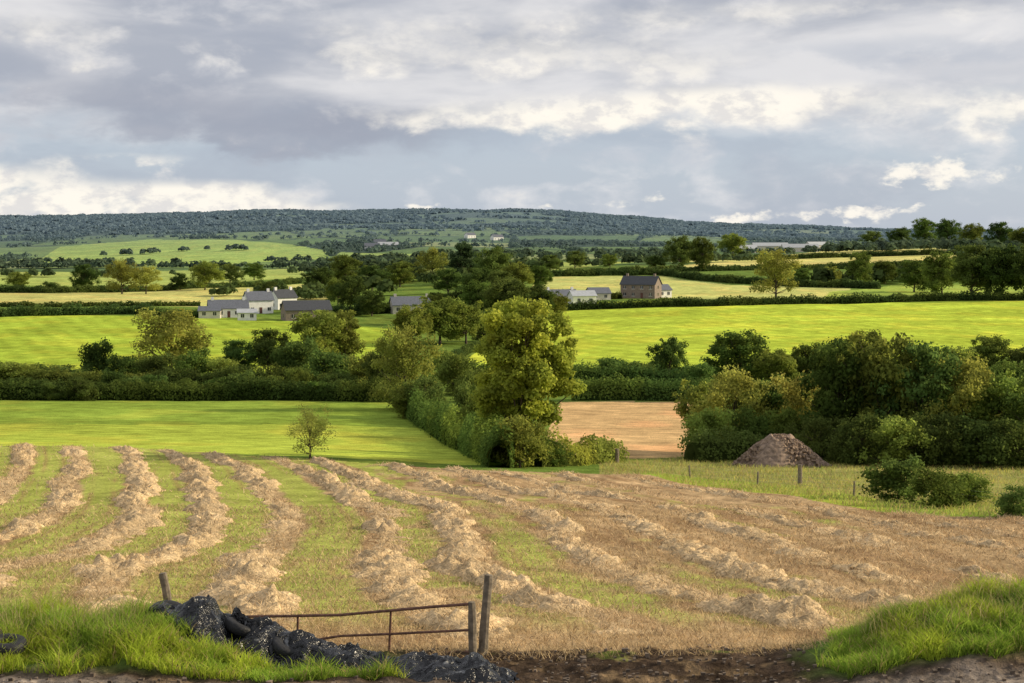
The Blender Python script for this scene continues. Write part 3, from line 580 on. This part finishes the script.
def tyre(x,y,dz,rot,R_=.34):
    M1,M2=48,16;V=[]
    prf=[(math.cos(k/M2*2*math.pi),math.sin(k/M2*2*math.pi)) for k in range(M2)]
    for i in range(M1):
        a=i/M1*2*math.pi
        for (pc,ps) in prf:
            q=abs(pc)**.7*(1 if pc>0 else -1);rr_=R_-.11+.10*q+(.012*(i%2) if pc>.75 else 0);zz_=.10*abs(ps)**.6*(1 if ps>0 else -1)
            V.append((rr_*math.cos(a),rr_*math.sin(a),zz_))
    I=np.arange(M1*M2).reshape(M1,M2);A=np.roll(I,-1,0);B=np.roll(I,-1,1);Cc=np.roll(A,-1,1)
    ob=mesh('old_tyre',np.array(V),np.stack([I,A,Cc,B],-1).reshape(-1,4),None,[RUB],smooth=True)
    ob.location=(x,y,float(H(x,y))+dz);ob.rotation_euler=rot
tyre(-8.25,27.7,.16,(.12,.05,0));tyre(-6.1,30.2,.24,(.3,.2,0));tyre(-5.45,29.9,.34,(.25,-.2,0),.31);tyre(-4.7,29.5,.30,(.3,.3,1),.31);tyre(-3.8,28.9,.26,(.35,.2,.4),.31);tyre(-8.75,28.1,.16,(-.1,.1,0))
# ---------------------------------------------------------------- world
SUN_EL=math.radians(22);SUN_AZ=math.radians(80)
w=bpy.data.worlds.new('World');bpy.context.scene.world=w;w.use_nodes=True;N=w.node_tree.nodes;L=w.node_tree.links;N.clear()
out=N.new('ShaderNodeOutputWorld');bg=N.new('ShaderNodeBackground');bg.inputs['Strength'].default_value=.1
sky=N.new('ShaderNodeTexSky');sky.sky_type='NISHITA';sky.sun_disc=False;sky.sun_elevation=SUN_EL;sky.sun_rotation=SUN_AZ
tc=N.new('ShaderNodeTexCoord');sp=N.new('ShaderNodeSeparateXYZ');L.new(tc.outputs['Generated'],sp.inputs[0])
def M(op,a,b=None,c=None):
    n=N.new('ShaderNodeMath');n.operation=op
    for i,q in enumerate((a,b,c)):
        if q is None: continue
        if isinstance(q,(int,float)): n.inputs[i].default_value=q
        else: L.new(q,n.inputs[i])
    return n.outputs[0]
def MR(s,a,b,c=0,d=1,sm=True):
    r=N.new('ShaderNodeMapRange');r.interpolation_type='SMOOTHSTEP' if sm else 'LINEAR'
    r.inputs[1].default_value=a;r.inputs[2].default_value=b;r.inputs[3].default_value=c;r.inputs[4].default_value=d;L.new(s,r.inputs[0]);return r.outputs[0]
def noise(sx,sz,det=8,rough=.55,off=0,dist=0):
    mp=N.new('ShaderNodeMapping');mp.inputs['Scale'].default_value=(sx,sx,sz);mp.inputs['Location'].default_value=(off,off*.7,off*1.3);L.new(tc.outputs['Generated'],mp.inputs[0])
    n=N.new('ShaderNodeTexNoise');n.inputs['Scale'].default_value=1;n.inputs['Detail'].default_value=det;n.inputs['Roughness'].default_value=rough;n.inputs['Distortion'].default_value=dist;L.new(mp.outputs[0],n.inputs[0]);return n.outputs[0]
def mix(f,a,b):
    m=N.new('ShaderNodeMix');m.data_type='RGBA'
    if isinstance(f,float): m.inputs[0].default_value=f
    else: L.new(f,m.inputs[0])
    for i,q in((6,a),(7,b)):
        if isinstance(q,tuple): m.inputs[i].default_value=(*[c*10 for c in q],1)
        else: L.new(q,m.inputs[i])
    return m.outputs[2]
Xs,Ys,Zs=sp.outputs
nA=noise(9,22,5,.55,3.1,.3);nB=noise(24,48,7,.56,7.7,.2);nC=noise(5,22,6,.5,12.3,.3);nD=noise(60,110,5,.6,2.2)
Xd=M('ADD',Xs,M('MULTIPLY',M('SUBTRACT',nB,.5),.10));Zd=M('ADD',Zs,M('MULTIPLY',M('SUBTRACT',nB,.5),.028))
front=MR(Ys,0,.3)
def G(x0,z0,sx,sz,amp=1.):
    dx=M('DIVIDE',M('SUBTRACT',Xd,x0),sx);dz=M('DIVIDE',M('SUBTRACT',Zd,z0),sz)
    q=M('ADD',M('MULTIPLY',dx,dx),M('MULTIPLY',dz,dz));return M('MULTIPLY',M('MULTIPLY',M('EXPONENT',M('MULTIPLY',q,-1)),front),amp)
low=mix(.75,sky.outputs[0],(.54,.62,.75))
grey=mix(MR(nC,.36,.58),(.43,.46,.53),(.76,.755,.77))
cover=MR(M('ADD',Zs,M('MULTIPLY',M('SUBTRACT',nA,.5),.10)),.045,.085)
c=mix(cover,low,grey)
c=mix(MR(nB,.48,.72,0,.55),c,(.82,.81,.82))
c=mix(MR(nA,.38,.52,.30,0),c,(.37,.41,.50))
dk=MR(M('ADD',M('ADD',G(-.12,.060,.12,.020),G(-.22,.080,.08,.02,.6)),M('MULTIPLY',M('SUBTRACT',nB,.5),1.4)),.25,.95)
c=mix(M('MULTIPLY',dk,.75),c,(.34,.37,.45))
dk2=MR(M('ADD',M('ADD',G(.22,.105,.12,.010,.9),G(.08,.05,.2,.012,.6)),M('MULTIPLY',M('SUBTRACT',nB,.5),1.0)),.3,1.)
c=mix(M('MULTIPLY',dk2,.5),c,(.44,.49,.58))
def bright(gs,k,lo,hi,amt=1.,nz=None):
    global c
    s=gs[0]
    for q in gs[1:]: s=M('ADD',s,q)
    m=MR(M('ADD',s,M('MULTIPLY',M('SUBTRACT',nz or nB,.5),k)),lo,hi);c=mix(M('MULTIPLY',m,amt),c,BC)
BC=mix(MR(nD,.36,.56),(.80,.775,.75),(1.05,.99,.88))
bright([G(.07,.073,.12,.012),G(.16,.080,.08,.010,.7),G(.30,.072,.05,.016,.8),G(-.02,.066,.07,.008,.5)],1.7,.22,1.2,.95)
bright([G(-.25,.018,.08,.013),G(-.17,.022,.05,.010,.8),G(-.30,.033,.05,.008,.7),G(-.22,.043,.06,.006,.6),G(-.12,.014,.05,.006,.6)],2.2,.30,.95,.94)
bright([G(.24,.034,.02,.010,.9),G(.205,.012,.02,.005,.9),G(.135,.011,.016,.004,.9),G(.01,.016,.02,.004,.9),G(-.05,.017,.015,.003,.7),G(.17,.014,.03,.004,.6),G(.28,.040,.05,.012,.5),G(.08,.02,.05,.004,.5)],1.8,.45,.95,.9,nD)
bright([G(.05,.10,.18,.012,.6),G(-.05,.118,.2,.02,.6),G(.2,.13,.15,.01,.6),G(-.28,.115,.06,.015,.5)],1.6,.35,1.15,.65)
below=MR(Zs,-.02,0);c2=mix(below,(.16,.19,.14),c)
L.new(c2,bg.inputs[0]);L.new(bg.outputs[0],out.inputs[0])
# ---------------------------------------------------------------- sun
sd=bpy.data.lights.new('sun','SUN');sd.energy=5;sd.angle=math.radians(.6);sd.color=(1,.85,.60)
so=bpy.data.objects.new('sun',sd);bpy.context.collection.objects.link(so)
sv=Vector((math.cos(SUN_EL)*math.sin(SUN_AZ),math.cos(SUN_EL)*math.cos(SUN_AZ),math.sin(SUN_EL)));so.rotation_euler=(-sv).to_track_quat('-Z','Y').to_euler()
# ---------------------------------------------------------------- camera
cd=bpy.data.cameras.new('camera');cam=bpy.data.objects.new('camera',cd);bpy.context.collection.objects.link(cam)
cam.location=(0,0,0);cam.rotation_euler=(math.radians(90),0,0);cd.sensor_width=36;cd.lens=36*F/1024;cd.shift_y=-(341.5-HOR)/1024;cd.clip_start=.1;cd.clip_end=20000
bpy.context.scene.camera=cam
sc_=bpy.context.scene;sc_.view_settings.view_transform='Standard';sc_.view_settings.look='None';sc_.view_settings.exposure=0
